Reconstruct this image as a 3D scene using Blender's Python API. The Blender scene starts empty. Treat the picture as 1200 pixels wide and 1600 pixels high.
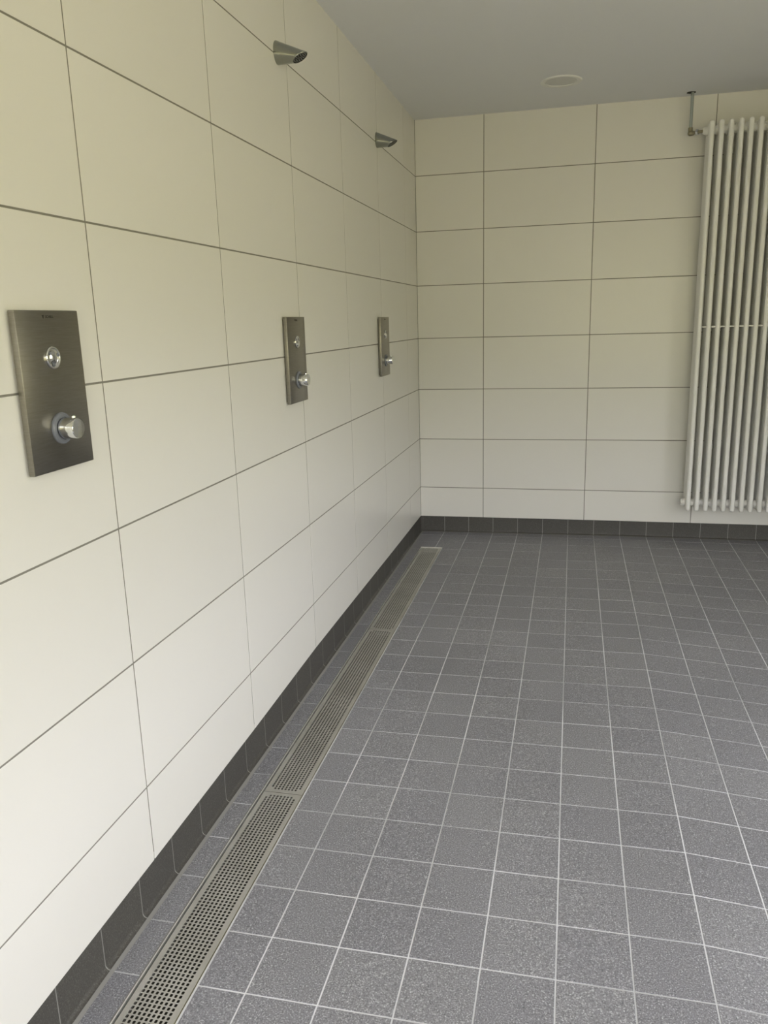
import bpy, bmesh, math, random
from mathutils import Vector, Matrix
random.seed(7)
S = bpy.context.scene
C = S.collection

# ------------------------------------------------------------------ camera
CAM = (0.9065, -4.7282, 1.2815)
YAW, PITCH, ROLL = 0.237436, -0.235522, 0.028187
cd = bpy.data.cameras.new('camera')
cd.sensor_fit = 'VERTICAL'; cd.sensor_height = 32.0; cd.sensor_width = 24.0
cd.lens = 1235.35 / 1600 * 32.0
cd.clip_start = 0.02
cam = bpy.data.objects.new('camera', cd); C.objects.link(cam)
rot = Matrix.Rotation(YAW, 3, 'Z') @ Matrix.Rotation(PITCH, 3, 'X') @ Matrix.Rotation(ROLL, 3, 'Y')
right, fwd, up = rot @ Vector((1, 0, 0)), rot @ Vector((0, 1, 0)), rot @ Vector((0, 0, 1))
M = Matrix((right, up, -fwd)).transposed().to_4x4(); M.translation = Vector(CAM)
cam.matrix_world = M
S.camera = cam

# ------------------------------------------------------------------ sky outside the windows
SKY_HI = (0.88, 0.90, 1.0); SKY_LO = (0.96, 0.965, 1.0); LAWN = (0.335, 0.305, 0.165); TREES = (0.30, 0.29, 0.17)
SKY_STRENGTH = 5.0
w = bpy.data.worlds.new('outdoors'); S.world = w; w.use_nodes = True
nt = w.node_tree; nt.nodes.clear()
tc = nt.nodes.new('ShaderNodeTexCoord'); sp = nt.nodes.new('ShaderNodeSeparateXYZ')
mr = nt.nodes.new('ShaderNodeMapRange'); mr.inputs[1].default_value = -1; mr.inputs[2].default_value = 1
cr = nt.nodes.new('ShaderNodeValToRGB'); bg = nt.nodes.new('ShaderNodeBackground'); wo = nt.nodes.new('ShaderNodeOutputWorld')
nt.links.new(tc.outputs['Generated'], sp.inputs[0]); nt.links.new(sp.outputs[2], mr.inputs[0])
nt.links.new(mr.outputs[0], cr.inputs[0]); nt.links.new(cr.outputs[0], bg.inputs[0]); nt.links.new(bg.outputs[0], wo.inputs[0])
el = cr.color_ramp.elements
el[0].position = 0.0; el[0].color = LAWN + (1,)
el[1].position = 1.0; el[1].color = SKY_HI + (1,)
for p, c in ((0.49, LAWN), (0.50, TREES), (0.56, TREES), (0.61, SKY_LO)):
    e = el.new(p); e.color = c + (1,)
bg.inputs[1].default_value = SKY_STRENGTH

# room and window sizes (metres); x to the right, y towards the back wall (y = 0)
RX, RY, RZ = 3.0, -5.9, 2.375
WINS = [(-4.3, -3.5, 0.9, 1.95), (-3.1, -2.2, 0.9, 1.95)]     # y0, y1, z0, z1 in the right wall
for k, (a, b, z0, z1) in enumerate(WINS):                        # sampling portals in the openings
    l = bpy.data.lights.new('window_portal', 'AREA'); l.shape = 'RECTANGLE'; l.size = b - a; l.size_y = z1 - z0
    l.cycles.is_portal = True
    o = bpy.data.objects.new('window_portal', l); C.objects.link(o)
    o.location = (RX + 0.06, (a + b) / 2, (z0 + z1) / 2)
    o.rotation_euler = Matrix(((0, 0, 1), (1, 0, 0), (0, 1, 0))).to_euler()
FWIN = (0.6, 2.9, 0.75, 2.0)                                      # x0, x1, z0, z1 in the wall behind the camera
l = bpy.data.lights.new('window_portal', 'AREA'); l.shape = 'RECTANGLE'; l.size = FWIN[1] - FWIN[0]; l.size_y = FWIN[3] - FWIN[2]
l.cycles.is_portal = True
o = bpy.data.objects.new('window_portal', l); C.objects.link(o)
o.location = ((FWIN[0] + FWIN[1])/2, RY - 0.06, (FWIN[2] + FWIN[3])/2); o.rotation_euler = (-math.pi/2, 0, 0)
vs = S.view_settings
vs.view_transform = 'Standard'; vs.look = 'None'; vs.gamma = 1; vs.use_curve_mapping = False
vs.exposure = 1.47

# ------------------------------------------------------------------ materials
def mat(name, col, rough=0.5, metal=0.0, spec=0.5):
    m = bpy.data.materials.new(name); m.use_nodes = True
    b = m.node_tree.nodes['Principled BSDF']
    b.inputs['Base Color'].default_value = (*col, 1); b.inputs['Roughness'].default_value = rough
    b.inputs['Metallic'].default_value = metal; b.inputs['Specular IOR Level'].default_value = spec
    return m
def N(m, t, **kw):
    n = m.node_tree.nodes.new(t)
    for k, v in kw.items(): setattr(n, k, v)
    return n
def LK(m, a, b): m.node_tree.links.new(a, b)
def bsdf(m): return m.node_tree.nodes['Principled BSDF']
def coords(m):
    return N(m, 'ShaderNodeTexCoord').outputs['Object']
def noise(m, scale, detail=3, rough=0.5, stretch=None):
    n = N(m, 'ShaderNodeTexNoise'); n.inputs['Scale'].default_value = scale
    n.inputs['Detail'].default_value = detail; n.inputs['Roughness'].default_value = rough
    c = coords(m)
    if stretch:
        mp = N(m, 'ShaderNodeMapping'); mp.inputs['Scale'].default_value = stretch
        LK(m, c, mp.inputs[0]); c = mp.outputs[0]
    LK(m, c, n.inputs['Vector']); return n
def ramp(m, fac, stops):
    r = N(m, 'ShaderNodeValToRGB'); e = r.color_ramp.elements
    e[0].position, e[0].color = stops[0][0], (*stops[0][1], 1)
    e[1].position, e[1].color = stops[-1][0], (*stops[-1][1], 1)
    for p, c in stops[1:-1]:
        x = e.new(p); x.color = (*c, 1)
    LK(m, fac, r.inputs[0]); return r.outputs[0]
def mix(m, kind, fac, a, b):
    x = N(m, 'ShaderNodeMix', data_type='RGBA', blend_type=kind)
    if isinstance(fac, (int, float)): x.inputs[0].default_value = fac
    else: LK(m, fac, x.inputs[0])
    for s, v in ((6, a), (7, b)):
        if isinstance(v, tuple): x.inputs[s].default_value = (*v, 1)
        else: LK(m, v, x.inputs[s])
    return x.outputs[2]
def bump(m, h, strength, dist):
    b = N(m, 'ShaderNodeBump'); b.inputs['Strength'].default_value = strength; b.inputs['Distance'].default_value = dist
    LK(m, h, b.inputs['Height']); LK(m, b.outputs[0], bsdf(m).inputs['Normal'])

def island_var(m, a, b):
    g = N(m, 'ShaderNodeNewGeometry')
    return ramp(m, g.outputs['Random Per Island'], [(0, a), (1, b)])

WALL = mat('white wall tile', (0.80, 0.785, 0.74), 0.30)
LK(WALL, island_var(WALL, (0.735, 0.72, 0.675), (0.765, 0.75, 0.705)), bsdf(WALL).inputs['Base Color'])
bump(WALL, noise(WALL, 9, 2).outputs[0], 0.06, 0.004)
GROUTW = mat('grey wall grout', (0.22, 0.21, 0.18), 0.9)
def stone(name, dark, mid, light, rough):
    m = mat(name, mid, rough, 0, 0.4)
    n = noise(m, 310, 2, 0.8)
    c = ramp(m, n.outputs[0], [(0.32, dark), (0.47, mid), (0.56, mid), (0.70, light)])
    big = noise(m, 1.6, 4, 0.6)
    c2 = mix(m, 'MULTIPLY', 1.0, c, ramp(m, big.outputs[0], [(0.3, (0.90, 0.90, 0.90)), (0.7, (1.04, 1.04, 1.04))]))
    c3 = mix(m, 'MULTIPLY', 1.0, c2, island_var(m, (0.93, 0.93, 0.94), (1.04, 1.04, 1.03)))
    LK(m, c3, bsdf(m).inputs['Base Color'])
    bump(m, n.outputs[0], 0.35, 0.0006)
    return m
FLOOR = stone('speckled grey floor tile', (0.10, 0.10, 0.11), (0.222, 0.220, 0.238), (0.60, 0.60, 0.63), 0.5)
PLINTH = stone('dark grey plinth tile', (0.052, 0.049, 0.043), (0.072, 0.068, 0.061), (0.14, 0.135, 0.125), 0.5)
GROUTF = mat('light grey floor grout', (0.52, 0.52, 0.54), 0.9)
gn = noise(GROUTF, 2.2, 3)
LK(GROUTF, ramp(GROUTF, gn.outputs[0], [(0.35, (0.44, 0.44, 0.455)), (0.6, (0.66, 0.66, 0.69))]), bsdf(GROUTF).inputs['Base Color'])
GROUTP = mat('grey plinth grout', (0.30, 0.295, 0.28), 0.85)
CEIL = mat('white ceiling paint', (0.80, 0.81, 0.84), 0.9, 0, 0.2)
bump(CEIL, noise(CEIL, 60, 3).outputs[0], 0.05, 0.002)
PLAIN = mat('white painted plaster', (0.72, 0.71, 0.68), 0.8)
STEEL = mat('brushed stainless steel', (0.30, 0.285, 0.26), 0.34, 1.0)
sn = noise(STEEL, 30, 4, 0.6, (1, 1, 14))
LK(STEEL, ramp(STEEL, sn.outputs[0], [(0.3, (0.27, 0.255, 0.225)), (0.7, (0.31, 0.295, 0.265))]), bsdf(STEEL).inputs['Base Color'])
bump(STEEL, noise(STEEL, 60, 3, 0.6, (1, 1, 20)).outputs[0], 0.05, 0.0005)
GRATE = mat('perforated drain steel', (0.50, 0.49, 0.455), 0.42, 0.75)
gg = noise(GRATE, 7, 4)
LK(GRATE, ramp(GRATE, gg.outputs[0], [(0.3, (0.43, 0.42, 0.385)), (0.7, (0.53, 0.52, 0.49))]), bsdf(GRATE).inputs['Base Color'])
DARK = mat('dark drain channel', (0.05, 0.048, 0.04), 0.6, 0.3)
CHROME = mat('polished chrome', (0.72, 0.73, 0.74), 0.07, 1.0)
CHROME2 = mat('satin chrome', (0.35, 0.36, 0.34), 0.20, 1.0)
SPRAY = mat('black spray face', (0.015, 0.015, 0.016), 0.6, 0, 0.2)
NOZ = mat('grey nozzle rubber', (0.28, 0.29, 0.30), 0.4)
RINGM = mat('blue grey plastic', (0.16, 0.17, 0.20), 0.35)
INK = mat('black print', (0.035, 0.03, 0.025), 0.6)
RADW = mat('white radiator enamel', (0.88, 0.875, 0.85), 0.28)
GALV = mat('galvanised pipe', (0.42, 0.46, 0.45), 0.32, 0.85)
BRASS = mat('dull brass', (0.33, 0.30, 0.21), 0.35, 0.9)
HOLE_DARK = mat('painted hole darkness', (0.01, 0.01, 0.01), 0.9)  # black colour stands in for the shade inside an opening
FIT = mat('white plastic', (0.80, 0.80, 0.79), 0.4)
LENS = mat('frosted white diffuser', (0.66, 0.66, 0.65), 0.5)
SILI = mat('grey silicone', (0.15, 0.145, 0.13), 0.45)
WFRAME = mat('white window frame', (0.8, 0.8, 0.8), 0.4)

# ------------------------------------------------------------------ mesh helpers
def link(name, bm, mats, parent=None, smooth=False, loc=None):
    me = bpy.data.meshes.new(name)
    bmesh.ops.recalc_face_normals(bm, faces=bm.faces[:])
    bm.to_mesh(me); bm.free()
    for m in (mats if isinstance(mats, (list, tuple)) else [mats]): me.materials.append(m)
    if smooth:
        for p in me.polygons: p.use_smooth = True
        try: me.set_sharp_from_angle(angle=math.radians(38))
        except Exception: pass
    o = bpy.data.objects.new(name, me); C.objects.link(o)
    if parent: o.parent = parent
    if loc: o.location = loc
    return o
def struct(o): o['kind'] = 'structure'; return o
def box(bm, x0, x1, y0, y1, z0, z1, mi=0, bev=0, seg=1):
    v = [bm.verts.new(p) for p in ((x0,y0,z0),(x1,y0,z0),(x1,y1,z0),(x0,y1,z0),(x0,y0,z1),(x1,y0,z1),(x1,y1,z1),(x0,y1,z1))]
    fs = [bm.faces.new([v[i] for i in f]) for f in ((3,2,1,0),(4,5,6,7),(0,1,5,4),(1,2,6,5),(2,3,7,6),(3,0,4,7))]
    for f in fs: f.material_index = mi
    if bev:
        es = list({e for f in fs for e in f.edges})
        r = bmesh.ops.bevel(bm, geom=es, offset=bev, segments=seg, affect='EDGES', profile=0.5)
        for f in r['faces']: f.material_index = mi
def frame(d):
    d = Vector(d).normalized(); a = Vector((0, 0, 1)) if abs(d.z) < 0.9 else Vector((1, 0, 0))
    u = d.cross(a).normalized(); return u, d.cross(u).normalized(), d
def lathe(bm, origin, axis, prof, n=32, mi=0, caps=True):
    """prof: list of (distance along the axis, radius)"""
    u, v, d = frame(axis); o = Vector(origin); rings = []
    for t, r in prof:
        rings.append([bm.verts.new(o + d * t + (u * math.cos(2*math.pi*k/n) + v * math.sin(2*math.pi*k/n)) * max(r, 1e-5)) for k in range(n)])
    for a, b in zip(rings, rings[1:]):
        for k in range(n):
            f = bm.faces.new((a[k], a[(k+1) % n], b[(k+1) % n], b[k])); f.material_index = mi
    if caps:
        for r in (rings[0], rings[-1]):
            f = bm.faces.new(r); f.material_index = mi
def tube(bm, pts, r, n=16, mi=0):
    pts = [Vector(p) for p in pts]; rings = []
    for i, p in enumerate(pts):
        d = (pts[min(i+1, len(pts)-1)] - pts[max(i-1, 0)]).normalized()
        if i == 0: u, v, _ = frame(d)
        else:
            u = (u - d * u.dot(d)).normalized(); v = d.cross(u)
        rings.append([bm.verts.new(p + (u*math.cos(2*math.pi*k/n) + v*math.sin(2*math.pi*k/n)) * r) for k in range(n)])
    for a, b in zip(rings, rings[1:]):
        for k in range(n): bm.faces.new((a[k], a[(k+1) % n], b[(k+1) % n], b[k])).material_index = mi
    for rr in (rings[0], rings[-1]): bm.faces.new(rr).material_index = mi
def empty(name, loc, rz=0):
    o = bpy.data.objects.new(name, None); C.objects.link(o); o.location = loc; o.rotation_euler = (0, 0, rz)
    o.empty_display_size = 0.05; return o
def tag(o, label, cat, group=None):
    o['label'] = label; o['category'] = cat
    if group: o['group'] = group
    return o
def dup(root, loc, label):
    r = root.copy(); C.objects.link(r); r.location = loc; r['label'] = label
    for ch in list(root.children):
        c = ch.copy(); C.objects.link(c); c.parent = r
        for g in list(ch.children):
            d = g.copy(); C.objects.link(d); d.parent = c
    return r

# ------------------------------------------------------------------ floor
TS, XA, YR, RT = 0.149671, 1.051167, -1.884322, 0.0021025
def fz(x, y):
    xb = XA + TS
    return 0.0084033 * min(x, xb) - 0.078616 * max(x - xb, 0) * min(1, max(0, -y) / 1.9) * (1 if x < 2.2 else 2.2 / x * 1.0) - 0.0019082 * (-y)
def gxy(j, i):            # floor grid corner -> x, y
    a, b = TS * j, -TS * i
    return XA + a - RT * b, YR + b + RT * a
# the drain channel runs along the left wall at a slight angle
DA, DX, DY0, DLEN = 0.0040, 0.1405, -0.362, 5.0
DHW = 0.0615              # half width of its rim
def dxc(y): return DX - DA * (y + 3.5)
def clip(poly, a, b, c):  # keep a*x + b*y + c >= 0
    out = []
    for k in range(len(poly)):
        p, q = poly[k], poly[(k+1) % len(poly)]
        dp, dq = a*p[0] + b*p[1] + c, a*q[0] + b*q[1] + c
        if dp >= 0: out.append(p)
        if (dp < 0) != (dq < 0):
            t = dp / (dp - dq); out.append((p[0] + t*(q[0]-p[0]), p[1] + t*(q[1]-p[1])))
    return out
def area(p): return abs(sum(p[k][0]*p[(k+1) % len(p)][1] - p[(k+1) % len(p)][0]*p[k][1] for k in range(len(p)))) / 2
def regions(poly, g, edge):
    """the three pieces of floor around the drain, g = gap kept to its rim, edge = gap kept to the walls"""
    xr = DX - DA * 3.5; end = DY0 + g
    base = clip(clip(clip(clip(poly, 1, 0, -edge), -1, 0, RX - edge), 0, -1, -edge), 0, 1, -RY - edge)
    out = []
    if len(base) < 3: return out
    r = clip(base, 1, DA, -(xr + DHW + g)); out.append(r)                       # right of the drain
    l = clip(base, -1, -DA, (xr + DHW + g) - 1e-6)
    out.append(clip(l, -1, -DA, (xr - DHW - g)))                                # left strip
    m_ = clip(clip(l, 1, DA, -(xr - DHW - g) + 1e-6), 0, 1, -end); out.append(m_)  # beyond its far end
    return [q for q in out if len(q) >= 3 and area(q) > 2e-5]
bt, bgm = bmesh.new(), bmesh.new()
HG = 0.0017 / TS
for j in range(-8, 16):
    for i in range(-14, 31):
        cell = [gxy(j, i+1), gxy(j+1, i+1), gxy(j+1, i), gxy(j, i)]
        for q in regions(cell, 0.0, -0.02):
            bgm.faces.new([bgm.verts.new((x, y, fz(x, y) - 0.0009)) for x, y in q])
        til = [gxy(j+HG, i+1-HG), gxy(j+1-HG, i+1-HG), gxy(j+1-HG, i+HG), gxy(j+HG, i+HG)]
        for q in regions(til, 0.004, 0.016):
            if area(q) < 6e-5: continue
            dz = random.uniform(-0.0002, 0.0002)
            cx = sum(p[0] for p in q)/len(q); cy = sum(p[1] for p in q)/len(q)
            topi = []
            for x, y in q:
                L = math.hypot(x-cx, y-cy); k = max(0, 1 - 0.0007/max(L, 1e-4))
                topi.append((cx+(x-cx)*k, cy+(y-cy)*k))
            tv = [bt.verts.new((x, y, fz(x, y) + dz)) for x, y in topi]
            mv = [bt.verts.new((x, y, fz(x, y) + dz - 0.0005)) for x, y in q]
            lv = [bt.verts.new((x, y, fz(x, y) - 0.004)) for x, y in q]
            bt.faces.new(tv); n = len(q)
            for k in range(n):
                bt.faces.new((mv[k], mv[(k+1) % n], tv[(k+1) % n], tv[k])); bt.faces.new((lv[k], lv[(k+1) % n], mv[(k+1) % n], mv[k]))
bmesh.ops.remove_doubles(bgm, verts=bgm.verts[:], dist=1e-5)
me_f = bpy.data.meshes.new('floor'); tmp = bpy.data.meshes.new('t'); bmesh.ops.recalc_face_normals(bt, faces=bt.faces[:]); bmesh.ops.recalc_face_normals(bgm, faces=bgm.faces[:])
for f in bgm.faces: f.material_index = 1
bgm.to_mesh(tmp); bt.from_mesh(tmp); bt.to_mesh(me_f); bt.free(); bgm.free()
me_f.materials.append(FLOOR); me_f.materials.append(GROUTF)
fl = bpy.data.objects.new('floor', me_f); C.objects.link(fl); struct(fl)

# ------------------------------------------------------------------ tiled walls
ZB = 0.0998
Z5 = 0.28116
rows = [Z5 + 0.3*k for k in range(7)]
BOT = [(-6.5, .096), (-3.77, .096), (-3.32, .096), (-2.71, .100), (-2.12, .1095), (-1.51, .106), (-0.6, .099), (0.5, .0965)]
def zbot(y):
    for (a, za), (b, zb) in zip(BOT, BOT[1:]):
        if a <= y <= b: return za + (zb-za)*(y-a)/(b-a)
    return 0.0965
J = 0.0020
TH = 0.008
def slab(bm, pts, nrm, c=0.0006):
    """tile slab: pts = 4 front corners, nrm = outward normal; chamfered rim and sides"""
    n = Vector(nrm); P = [Vector(p) for p in pts]; ctr = sum(P, Vector())/4
    ins = []
    for k in range(4):
        a, b, d = P[k-1], P[k], P[(k+1) % 4]
        ins.append(b + (a-b).normalized()*c + (d-b).normalized()*c)
    f0 = [bm.verts.new(p) for p in ins]; f1 = [bm.verts.new(p - n*c*0.8) for p in P]; f2 = [bm.verts.new(p - n*TH) for p in P]
    bm.faces.new(f0)
    for k in range(4):
        l = (k+1) % 4
        bm.faces.new((f1[k], f1[l], f0[l], f0[k])); bm.faces.new((f2[k], f2[l], f1[l], f1[k]))
def tiled_wall(name, along0, along1, joints, place, nrm, zb, holes=()):
    """place(a, z, d) -> world point; d = depth behind the tile face"""
    bm = bmesh.new()
    cols = [along0] + [j for j in joints if along0 + .01 < j < along1 - .01] + [along1]
    zs = [None] + rows + [RZ]
    for a, b in zip(cols, cols[1:]):
        a0 = a + (J if a != along0 else 0.0015); b0 = b - (J if b != along1 else 0.0015)
        for k in range(len(zs) - 1):
            zt = zs[k+1] - (J if k < len(zs)-2 else 0)
            if zt - (zs[k] or 0) < 0.012: continue
            za = zb(a0) if k == 0 else zs[k] + J
            zc = zb(b0) if k == 0 else zs[k] + J
            segs = [(a0, b0, za, zc, zt)]
            for (h0, h1, g0, g1) in holes:
                ns = []
                for (p, q, z1, z2, z3) in segs:
                    if q <= h0 or p >= h1 or z3 <= g0 or z1 >= g1: ns.append((p, q, z1, z2, z3)); continue
                    if p < h0: ns.append((p, h0, z1, z2, z3))
                    if q > h1: ns.append((h1, q, z1, z2, z3))
                    p2, q2 = max(p, h0), min(q, h1)
                    if z1 < g0: ns.append((p2, q2, z1, z2, g0))
                    if z3 > g1: ns.append((p2, q2, g1, g1, z3))
                segs = ns
            for (p, q, z1, z2, z3) in segs:
                if q - p < .004 or z3 - z1 < .004: continue
                t = random.uniform(-.00012, .00012)
                slab(bm, [place(p, z1, t), place(q, z2, t), place(q, z3, -t), place(p, z3, -t)], nrm)
    bmesh.ops.recalc_face_normals(bm, faces=bm.faces[:])
    # grout bed and the wall behind it
    def bed(p, q, z0, z1):
        A = [Vector(place(p, z0, .0007)), Vector(place(q, z0, .0007)), Vector(place(q, z1, .0007)), Vector(place(p, z1, .0007))]
        B = [v - Vector(nrm)*0.12 for v in A]
        va = [bm.verts.new(v) for v in A]; vb = [bm.verts.new(v) for v in B]
        fs = [bm.faces.new(va), bm.faces.new(vb[::-1])] + [bm.faces.new((va[k], vb[k], vb[(k+1) % 4], va[(k+1) % 4])) for k in range(4)]
        for f in fs: f.material_index = 1
    if holes:
        cur = along0
        for (h0, h1, g0, g1) in sorted(holes):
            bed(cur, h0, -.05, RZ); bed(h0, h1, -.05, g0); bed(h0, h1, g1, RZ); cur = h1
        bed(cur, along1, -.05, RZ)
    else:
        A0, A1 = along0, along1
        segs = 24; 
        ys = [A0 + (A1-A0)*k/segs for k in range(segs+1)]
        for p, q in zip(ys, ys[1:]): pass
        bed(A0, A1, 0.115, RZ)
        # lower strip sits further back so the plinth can be recessed into it
        A = [Vector(place(A0, -.05, .006)), Vector(place(A1, -.05, .006)), Vector(place(A1, .12, .006)), Vector(place(A0, .12, .006))]
        va = [bm.verts.new(v) for v in A]; f = bm.faces.new(va); f.material_index = 1
    me = bpy.data.meshes.new(name); bmesh.ops.recalc_face_normals(bm, faces=bm.faces[:]); bm.to_mesh(me); bm.free()
    me.materials.append(WALL); me.materials.append(GROUTW)
    o = bpy.data.objects.new(name, me); C.objects.link(o); return struct(o)
YV = -0.916766
tiled_wall('wall_left', RY, 0.0, [YV + .6*k for k in range(-10, 3)], lambda a, z, d: (-d, a, z), (1, 0, 0), zbot)
XB = 0.388283
tiled_wall('wall_back', 0.0, RX, [XB + .6*k for k in range(0, 6)], lambda a, z, d: (a, d, z), (0, -1, 0), lambda a: 0.0975 + .003*min(a, 1)/1)
tiled_wall('wall_right', RY, 0.0, [YV + .6*k for k in range(-10, 3)], lambda a, z, d: (RX + d, a, z), (-1, 0, 0), lambda a: ZB, holes=WINS)
bm = bmesh.new()
for (p, q, r_, s_) in ((-.12, FWIN[0], -.05, RZ), (FWIN[1], RX + .12, -.05, RZ), (FWIN[0], FWIN[1], -.05, FWIN[2]), (FWIN[0], FWIN[1], FWIN[3], RZ)):
    box(bm, p, q, RY - .12, RY, r_, s_)
struct(link('wall_front', bm, PLAIN))
bm = bmesh.new()
for (p, q, r_, s_) in ((FWIN[0], FWIN[1], FWIN[2], FWIN[2]+.05), (FWIN[0], FWIN[1], FWIN[3]-.05, FWIN[3]), (FWIN[0], FWIN[0]+.05, FWIN[2]+.05, FWIN[3]-.05), (FWIN[1]-.05, FWIN[1], FWIN[2]+.05, FWIN[3]-.05)):
    box(bm, p, q, RY - .115, RY - .07, r_, s_, bev=.003)
struct(link('window_3', bm, WFRAME))
bm = bmesh.new(); box(bm, -.12, RX + .12, RY - .12, .13, RZ, RZ + .1); struct(link('ceiling', bm, CEIL))
for k, (a, b, z0, z1) in enumerate(WINS):
    bm = bmesh.new()
    for (p, q, r, s) in ((a, b, z0, z0+.05), (a, b, z1-.05, z1), (a, a+.05, z0+.05, z1-.05), (b-.05, b, z0+.05, z1-.05)):
        box(bm, RX + .07, RX + .115, p, q, r, s, bev=.003)
    box(bm, RX + .075, RX + .11, (a+b)/2 - .035, (a+b)/2 + .035, z0+.05, z1-.05, bev=.003)
    struct(link('window_%d' % (k+1), bm, WFRAME))

# ------------------------------------------------------------------ coved plinth tiles
def cove(inset):
    R = 0.011; x = 0.003 + inset
    p = [(-x, 1.0)]          # height factor 1 = top
    p += [(-x, 'c%d' % k) for k in range(0)]
    return p
def plinth(name, a0, a1, joints, place, ztop, zfl):
    bt, bg2 = bmesh.new(), bmesh.new()
    def prof(a, d):           # list of (outwards, z); d = depth of grout behind the face
        R = 0.011; x = -0.0025 - d; zf = zfl(a) + 0.0004 - d; zt = ztop(a)
        P = [(x - .004, zt - .0016), (x, zt - .0016), (x, zf + R)]
        for k in range(1, 6):
            t = math.pi/2*k/6; P.append((x + R*(1-math.cos(t)), zf + R*(1-math.sin(t))))
        P.append((x + R, zf)); P.append((x + R + .0025, zf - .0002)); P.append((x + R + .0025, zf - .004))
        return P
    def strip(bm, p, q, d):
        A = [bm.verts.new(place(p, o, z)) for o, z in prof(p, d)]; B = [bm.verts.new(place(q, o, z)) for o, z in prof(q, d)]
        for k in range(len(A)-1): bm.faces.new((A[k], B[k], B[k+1], A[k+1]))
    cuts = [a0] + sorted(j for j in joints if a0+.01 < j < a1-.01) + [a1]
    for p, q in zip(cuts, cuts[1:]):
        strip(bt, p + .0013, q - .0013, 0); strip(bg2, p, q, 0.0006)
    for f in bg2.faces: f.material_index = 1
    # grout line between plinth and floor
    nseg = 40
    for k in range(nseg):
        p, q = a0 + (a1-a0)*k/nseg, a0 + (a1-a0)*(k+1)/nseg
        vs_ = [place(p, .0075, zfl(p)+.0006), place(q, .0075, zfl(q)+.0006), place(q, .0180, zfl(q)+.0003), place(p, .0180, zfl(p)+.0003)]
        bg2.faces.new([bg2.verts.new(v) for v in vs_]).material_index = 2
    t = bpy.data.meshes.new('t'); bg2.to_mesh(t); bt.from_mesh(t); me = bpy.data.meshes.new(name)
    bmesh.ops.remove_doubles(bt, verts=bt.verts[:], dist=1e-6)
    bt.to_mesh(me); bt.free(); bg2.free()
    for m in (PLINTH, GROUTP, GROUTP): me.materials.append(m)
    for p in me.polygons: p.use_smooth = True
    try: me.set_sharp_from_angle(angle=math.radians(50))
    except Exception: pass
    o = bpy.data.objects.new(name, me); C.objects.link(o); return struct(o)
plinth('baseboard_left', RY, 0.0, [YR - TS*i - RT*XA for i in range(-14, 31)], lambda a, o, z: (o, a, z), zbot, lambda a: fz(0, a))
plinth('baseboard_back', 0.0, RX, [XA + TS*j + RT*YR*-1*-1 for j in range(-8, 16)], lambda a, o, z: (a, -o, z),
       lambda a: 0.0975 + .003*min(a, 1), lambda a: fz(a, 0))
plinth('baseboard_right', RY, 0.0, [YR - TS*i for i in range(-14, 31)], lambda a, o, z: (RX - o, a, z), lambda a: ZB, lambda a: fz(RX, a))
bm = bmesh.new()          # rounded silicone bead in the corner
n = 8; R = 0.022; top, bot = [], []
for k in range(n+1):
    t = math.pi/2*k/n; x, y = R*(1-math.sin(t)) - .003, -R*(1-math.cos(t)) + .003
    top.append((x, y, .0965)); bot.append((x, y, -.008))
tv = [bm.verts.new(p) for p in top]; bv = [bm.verts.new(p) for p in bot]
for k in range(n): bm.faces.new((tv[k], tv[k+1], bv[k+1], bv[k]))
bm.faces.new(tv + [bm.verts.new((-.003, .003, .0965))])
struct(link('trim_1', bm, PLINTH, smooth=True))
bm = bmesh.new(); box(bm, -.004, .0012, -.0012, .004, .0975, RZ)
struct(link('trim_2', bm, SILI))

# ------------------------------------------------------------------ floor drain
yc = -(-DY0) - DLEN/2
def dloc(yy): return (dxc(yy), yy, fz(.14, yy))
droot = empty('drain_channel', dloc(DY0 - DLEN/2), DA)
droot.rotation_euler = (math.atan(0.0019082), 0, DA)
tag(droot, 'long steel floor drain channel with a thin bright rim along the left wall', 'drain')
H = DLEN/2
bm = bmesh.new()
for s in (-1, 1):
    xo, xi = s*DHW, s*(DHW - (.0026 if s < 0 else .0009))
    box(bm, min(xo, xi), max(xo, xi), -H, H, -.03, .0016 if s < 0 else -.0008, bev=.0002)
box(bm, -DHW, DHW, H - .0025, H, -.03, .0012, bev=.0003)
link('rim', bm, mat('bright rim steel', (0.78, 0.78, 0.75), 0.28, 0.9), droot)
bm = bmesh.new(); box(bm, -DHW + .0024, DHW - .0024, -H, H - .003, -.045, -.030)
link('channel_bed', bm, DARK, droot)
bm = bmesh.new()           # flat grout seam around it
for s in (-1, 1):
    xs = sorted((s*(DHW + .0002), s*(DHW + .0046)))
    box(bm, xs[0], xs[1], -H, H, -.01, -.0006)
box(bm, -DHW, DHW, H + .0002, H + .0046, -.01, -.0006)
link('sealant', bm, mat('grey brown sealant', (.21, .205, .19), .8), droot)
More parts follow.
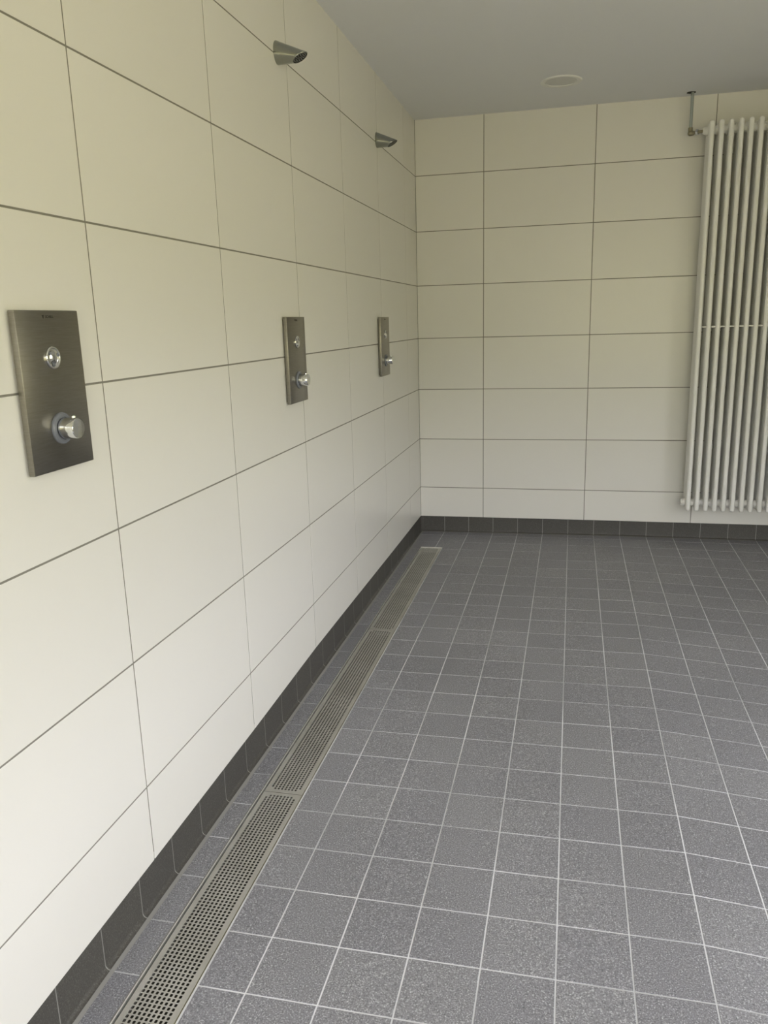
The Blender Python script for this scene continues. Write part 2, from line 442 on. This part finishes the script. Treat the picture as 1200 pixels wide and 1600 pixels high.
def grate_mesh(length):
    """perforated cover: 9 holes across on a 10 mm pitch, two offset rows of 7 at the ends"""
    bm = bmesh.new(); W = 0.0565; pit = 0.0102; zt = 0.0; th = 0.0006
    nrow = int((length - .019) / pit)
    y0 = -nrow*pit/2
    hs = 0.0030
    def hole_cell(cx, cy, cw, ch, r):
        o = [bm.verts.new((cx + a*cw/2, cy + b*ch/2, zt)) for a, b in ((-1,-1),(1,-1),(1,1),(-1,1))]
        k = r*0.45; q_ = r*1.25
        pts = [(-r+k,-q_),(r-k,-q_),(r,-q_+k),(r,q_-k),(r-k,q_),(-r+k,q_),(-r,q_-k),(-r,-q_+k)]
        I = [bm.verts.new((cx+a, cy+b, zt)) for a, b in pts]; D = [bm.verts.new((cx+a, cy+b, zt-th)) for a, b in pts]
        for q in ((o[0],o[1],I[1],I[0]),(o[1],I[2],I[1]),(o[1],o[2],I[3],I[2]),(o[2],I[4],I[3]),(o[2],o[3],I[5],I[4]),(o[3],I[6],I[5]),(o[3],o[0],I[7],I[6]),(o[0],I[0],I[7])):
            bm.faces.new(q)
        for a in range(8): bm.faces.new((I[a], I[(a+1)%8], D[(a+1)%8], D[a]))
    def quad(x0, x1, ya, yb):
        bm.faces.new([bm.verts.new(p) for p in ((x0,ya,zt),(x1,ya,zt),(x1,yb,zt),(x0,yb,zt))])
    for r in range(nrow):
        cy = y0 + (r+.5)*pit
        cols = 7 if r in (0, nrow-1) else 9
        for c in range(cols):
            hole_cell((c - (cols-1)/2)*pit, cy, pit, pit, hs)
        e = cols*pit/2
        quad(-W, -e, cy-pit/2, cy+pit/2); quad(e, W, cy-pit/2, cy+pit/2)
    quad(-W, W, -length/2 + .001, y0); quad(-W, W, y0 + nrow*pit, length/2 - .001)
    # folded skirts at the sides and ends
    for s in (-1, 1):
        bm.faces.new([bm.verts.new(p) for p in ((s*W,-length/2+.001,zt),(s*W,length/2-.001,zt),(s*W,length/2-.001,-.027),(s*W,-length/2+.001,-.027))])
        yy = s*(length/2 - .001)
        bm.faces.new([bm.verts.new(p) for p in ((-W,yy,zt),(W,yy,zt),(W,yy,-.0295),(-W,yy,-.0295))])
    bmesh.ops.remove_doubles(bm, verts=bm.verts[:], dist=1e-6)
    return bm
bounds = [-0.366, -1.630, -2.862, -4.100, -5.340]
glabels = ['perforated steel drain cover farthest away, ending near the back wall corner',
           'perforated steel drain cover second from the back wall, below the middle shower panel',
           'perforated steel drain cover nearest the camera, running out of the bottom of the photo']
gl_mesh = {}
for k, (b, a) in enumerate(zip(bounds, bounds[1:])):
    if k == 3: continue
    L = round(b - a, 3)
    bmg = grate_mesh(L)
    o = link('drain_grate', bmg, GRATE)
    ym = (a+b)/2
    o.location = (dxc(ym), ym, fz(.14, ym) - .0035); o.rotation_euler = (math.atan(0.0019082), 0, DA)
    tag(o, glabels[k], 'drain grate', 'perforated covers of the floor drain')

# ------------------------------------------------------------------ shower control panels
def text_mesh(name, body, size, m, parent, loc):
    cu = bpy.data.curves.new(name, 'FONT'); cu.body = body; cu.size = size; cu.align_x = 'LEFT'; cu.extrude = 0.00015
    cu.offset = 0.00012
    t = bpy.data.objects.new('tmp', cu); C.objects.link(t)
    dg = bpy.context.evaluated_depsgraph_get(); me = bpy.data.meshes.new_from_object(t.evaluated_get(dg))
    bpy.data.objects.remove(t); me.name = name; me.materials.clear(); me.materials.append(m)
    o = bpy.data.objects.new(name, me); C.objects.link(o); o.parent = parent; o.location = loc
    o.rotation_euler = (math.pi/2, 0, math.pi/2); return o
def make_panel(loc, label):
    root = empty('shower_control', loc)
    tag(root, label, 'shower panel', 'shower control panels on the left wall')
    W, Hh, X0, X1 = .174, .277, .0045, .0165
    bm = bmesh.new(); box(bm, X0, X1, -W/2, W/2, -Hh/2, Hh/2, bev=.0013, seg=2)
    pl = link('front_plate', bm, STEEL, root, smooth=True)
    bm = bmesh.new(); box(bm, 0, X0, -W/2 + .008, W/2 - .008, -Hh/2 + .008, Hh/2 - .008)
    link('mounting_box', bm, SILI, root)
    # push button with a raised cross of facets
    bm = bmesh.new()
    lathe(bm, (X1, -.002, .058), (1, 0, 0), [(0, .0195), (.003, .0195), (.0042, .0185), (.0042, .0165), (.0032, .0155), (.0032, .0110), (.005, .0085), (.0056, 0)], 32)
    bt_ = link('push_button', bm, CHROME, root, smooth=True)
    bm = bmesh.new()
    for a in (20, 140, 260):
        t = math.radians(a); c = Vector((X1 + .0038, -.002 + .0125*math.cos(t), .058 + .0125*math.sin(t)))
        lathe(bm, c, (1, 0, 0), [(0, .0032), (.0012, .0028), (.0016, 0)], 12)
    link('button_relief', bm, RINGM, bt_, smooth=True)
    # thermostat knob
    zc = -.066
    bm = bmesh.new(); lathe(bm, (X1, 0, zc), (1, 0, 0), [(0, .028), (.0035, .028), (.005, .0268), (.005, .0205), (.0035, .0205), (.0035, 0)], 48)
    link('collar_ring', bm, RINGM, root, smooth=True)
    bm = bmesh.new(); lathe(bm, (X1 + .003, 0, zc), (1, 0, 0), [(0, .0185), (.0305, .0185), (.032, .0175), (.0318, .0165), (.0318, 0)], 48)
    kb = link('knob', bm, CHROME, root, smooth=True)
    bm = bmesh.new(); lathe(bm, (X1 + .024, .003, zc + .0165), (0, .12, 1), [(0, .0042), (.0045, .0042), (.0056, .0030), (.0058, 0)], 20)
    link('stop_button', bm, CHROME, kb, smooth=True)
    bm = bmesh.new(); lathe(bm, (X1, .036, zc + .012), (1, 0, 0), [(0, .0018), (.0004, .0018), (.0004, 0)], 12)
    link('temperature_mark', bm, INK, root)
    text_mesh('lettering', 'SCHELL', .0066, INK, root, (X1 + .0001, -.0075, .1255))
    bm = bmesh.new()       # small trademark wedge before the name
    def pr(pts):
        a = [bm.verts.new((X1 - .0001, y, z)) for y, z in pts]; b = [bm.verts.new((X1 + .0003, y, z)) for y, z in pts]
        bm.faces.new(a[::-1]); bm.faces.new(b)
        for k in range(len(pts)): bm.faces.new((a[k], a[(k+1) % len(pts)], b[(k+1) % len(pts)], b[k]))
    pr([(-.0165, .1305), (-.0105, .1305), (-.0120, .1280), (-.0128, .1248), (-.0142, .1248), (-.0150, .1280)])
    link('emblem', bm, INK, root)
    return root
p1 = make_panel((0, -3.487, 1.1790), 'large stainless steel shower control panel nearest the camera, at the left edge of the photo')
dup(p1, (0, -2.203, 1.1680), 'steel shower control panel midway along the left wall, below the nearer shower head')
dup(p1, (0, -0.924, 1.1670), 'steel shower control panel farthest along the left wall, nearest the room corner')

# ------------------------------------------------------------------ shower heads
def make_head(loc, label):
    root = empty('overhead_shower', loc)
    tag(root, label, 'shower head', 'chrome shower heads high on the left wall')
    n = 48; bm = bmesh.new()
    tilt = math.radians(29); oc = Vector((.0735, 0, -.0195)); Ro = .0265
    dn = Vector((math.sin(tilt), 0, -math.cos(tilt))); ou = Vector((math.cos(tilt), 0, math.sin(tilt)))   # outlet normal / direction to its outer tip
    def base(t): return Vector((0, .031*math.sin(t), .0335*math.cos(t)))
    def outl(t, r, off): return oc + (ou*math.cos(t) + Vector((0, 1, 0))*math.sin(t))*r + dn*off
    rings = []
    rings.append([base(2*math.pi*k/n)*0.99 for k in range(n)])
    rings.append([Vector((.0015, 0, 0)) + base(2*math.pi*k/n) for k in range(n)])
    for s in (.15, .35, .55, .75, .92, 1.0):
        rings.append([(base(2*math.pi*k/n) + Vector((.0015, 0, 0)))*(1-s) + outl(2*math.pi*k/n, Ro, 0)*s for k in range(n)])
    rings.append([outl(2*math.pi*k/n, Ro - .0008, .0010) for k in range(n)])
    rings.append([outl(2*math.pi*k/n, Ro - .0028, .0010) for k in range(n)])
    rings.append([outl(2*math.pi*k/n, Ro - .0032, -.0020) for k in range(n)])
    vr = [[bm.verts.new(p) for p in r] for r in rings]
    for a, b in zip(vr, vr[1:]):
        for k in range(n): bm.faces.new((a[k], a[(k+1) % n], b[(k+1) % n], b[k]))
    bm.faces.new(vr[0]); bm.faces.new(vr[-1])
    link('head_body', bm, CHROME2, root, smooth=True)
    bm = bmesh.new(); lathe(bm, oc - dn*.0018, dn, [(0, Ro - .0034), (.0012, Ro - .0034), (.0012, 0)], 36)
    sf = link('spray_face', bm, SPRAY, root, smooth=True)
    for rr, cnt in ((.0, 1), (.007, 6), (.0135, 12), (.0192, 16)):
        for k in range(cnt):
            t = 2*math.pi*k/cnt + rr*40
            c = oc - dn*.0008 + (ou*math.cos(t) + Vector((0, 1, 0))*math.sin(t))*rr
            bm = bmesh.new(); lathe(bm, c, dn, [(0, .0013), (.0016, .0011), (.0018, .0006)], 8)
            link('nozzle', bm, NOZ, sf, smooth=True)
    return root
h1 = make_head((0, -2.203, 2.0870), 'nearer chrome shower head high on the left wall, above the middle control panel')
dup(h1, (0, -0.924, 2.0915), 'farther chrome shower head on the left wall, above the control panel nearest the corner')

# ------------------------------------------------------------------ column radiator
NSEC = 14; PX0, PITCH_X = 1.5455, 0.0461
YF = -0.165; COLS = [YF + .036*k for k in range(4)]
ZL, ZH = 0.2105, 2.2185; RR = .0123
rad = empty('radiator', (PX0, -.11, ZL))
tag(rad, 'tall white tubular column radiator hanging on the back wall at the right edge', 'radiator')
def section_bm():
    bm = bmesh.new(); LX, LZ = 0, 0; z1 = ZH - ZL
    for y in COLS:
        prof = []
        for k in range(0, 6):
            t = math.pi/2*k/5; prof.append((RR - RR*math.cos(t), RR*math.sin(t)))
        prof += [(z1 - RR + RR*math.sin(math.pi/2*k/5), RR*math.cos(math.pi/2*k/5)) for k in range(6)]
        sh = 0 if y == COLS[0] or y == COLS[-1] else .006
        P = [(sh + (z1-2*sh)*(p/z1), r) for p, r in prof]
        lathe(bm, (0, y + .11, 0), (0, 0, 1), P, 20, caps=False)
    for zc in (.038, z1 - .038):     # pressed head joining the four tubes
        box(bm, -.0105, .0105, COLS[0] + .11, COLS[-1] + .11, zc - .023, zc + .023, bev=.008, seg=3)
        lathe(bm, (-PITCH_X/2, 0, zc), (1, 0, 0), [(0, .0185), (.004, .0205), (PITCH_X/2 - .006, .0245), (PITCH_X/2 + .006, .0245), (PITCH_X - .004, .0205), (PITCH_X, .0185)], 28)
    return bm
s0 = link('section', section_bm(), RADW, rad, smooth=True)
for k in range(1, NSEC):
    c = s0.copy(); C.objects.link(c); c.parent = rad; c.location = (k*PITCH_X, 0, 0)
bm = bmesh.new(); box(bm, .0, (NSEC-1)*PITCH_X, YF + .11 - .0035, YF + .11 + .0035, 1.0005 - .0035, 1.0005 + .0035, bev=.001)
link('spacer_bar', bm, RADW, rad)
bm = bmesh.new(); zc = .038
lathe(bm, (-PITCH_X/2 - .0115, 0, zc), (1, 0, 0), [(0, .0165), (.0015, .0185), (.008, .0190), (.0082, .0225), (.0115, .0225)], 6)
link('end_plug', bm, RADW, rad, smooth=False)
bm = bmesh.new(); lathe(bm, (-PITCH_X/2 - .012, 0, ZH - ZL - .038), (1, 0, 0), [(0, .014), (.006, .0170), (.012, .0205)], 24)
link('inlet_boss', bm, RADW, rad, smooth=True)
for zz in (.35, ZH - ZL - .30):
    for k in (2, 11):
        bm = bmesh.new(); x = k*PITCH_X + PITCH_X/2
        box(bm, x - .009, x + .009, COLS[-1] + .11 - .02, .1095, zz - .012, zz + .012, bev=.002)
        link('wall_bracket', bm, RADW, rad)

# supply pipe, elbow and union nut from the ceiling to the radiator
ZP = ZH - .038
PXc, PYc = 1.4555, -.075
pp = empty('heating_pipe', (PXc, PYc, RZ))
tag(pp, 'short thin grey pipe dropping from the ceiling to the top of the radiator', 'pipe')
bm = bmesh.new(); lathe(bm, (0, 0, -.001), (0, 0, -1), [(0, .0078), (RZ - ZP - .020, .0078)], 20)
link('pipe', bm, GALV, pp, smooth=True)
bm = bmesh.new()
lathe(bm, (-.006, .004, 0), (0, 0, -1), [(0, .0225), (.0012, .0225)], 24)  # flat black disc paints the dark of the pipe opening; ceiling is uncut
link('opening_dark_disc', bm, HOLE_DARK, pp)
bm = bmesh.new(); zz = ZP - RZ
lathe(bm, (0, 0, zz + .028), (0, 0, -1), [(0, .0095), (.001, .0112), (.018, .0112), (.019, .0095)], 20)
lathe(bm, (.000, 0, zz), (1, -.35, 0), [(0, .012), (.010, .0112), (.018, .0105)], 20)
bmesh.ops.create_icosphere(bm, subdivisions=3, radius=.0130, matrix=Matrix.Translation((0, 0, zz + .001)))
link('brass_elbow', bm, BRASS, pp, smooth=True)
ex = PX0 - PITCH_X/2 - .012 - PXc; ey = -.11 - PYc
bm = bmesh.new(); d = Vector((ex, ey, 0)); L = d.length; u = d.normalized()
tube(bm, [u*.012 + Vector((0, 0, zz)), u*(L*.6) + Vector((0, 0, zz)), Vector((ex + .004, ey, zz))], .0075, 16)
link('connector', bm, BRASS, pp, smooth=True)
bm = bmesh.new(); lathe(bm, u*.030 + Vector((0, 0, zz)), u, [(0, .0120), (.002, .0148), (.012, .0148), (.014, .0120)], 6)
link('union_nut', bm, CHROME, pp)

# ------------------------------------------------------------------ round fitting in the ceiling
cl = empty('ceiling_light', (.810, -.498, RZ))
tag(cl, 'round white ceiling light with a plain rim, switched off, flush in the ceiling', 'ceiling light')
bm = bmesh.new(); lathe(bm, (0, 0, .002), (0, 0, -1), [(0, .098), (.004, .098), (.0075, .095), (.0085, .090), (.0060, .076), (.0030, .0745)], 64, caps=False)
link('rim', bm, FIT, cl, smooth=True)
bm = bmesh.new(); lathe(bm, (0, 0, .0), (0, 0, -1), [(0, .0750), (.0015, .0750), (.0018, 0)], 48)
link('diffuser', bm, LENS, cl, smooth=True)
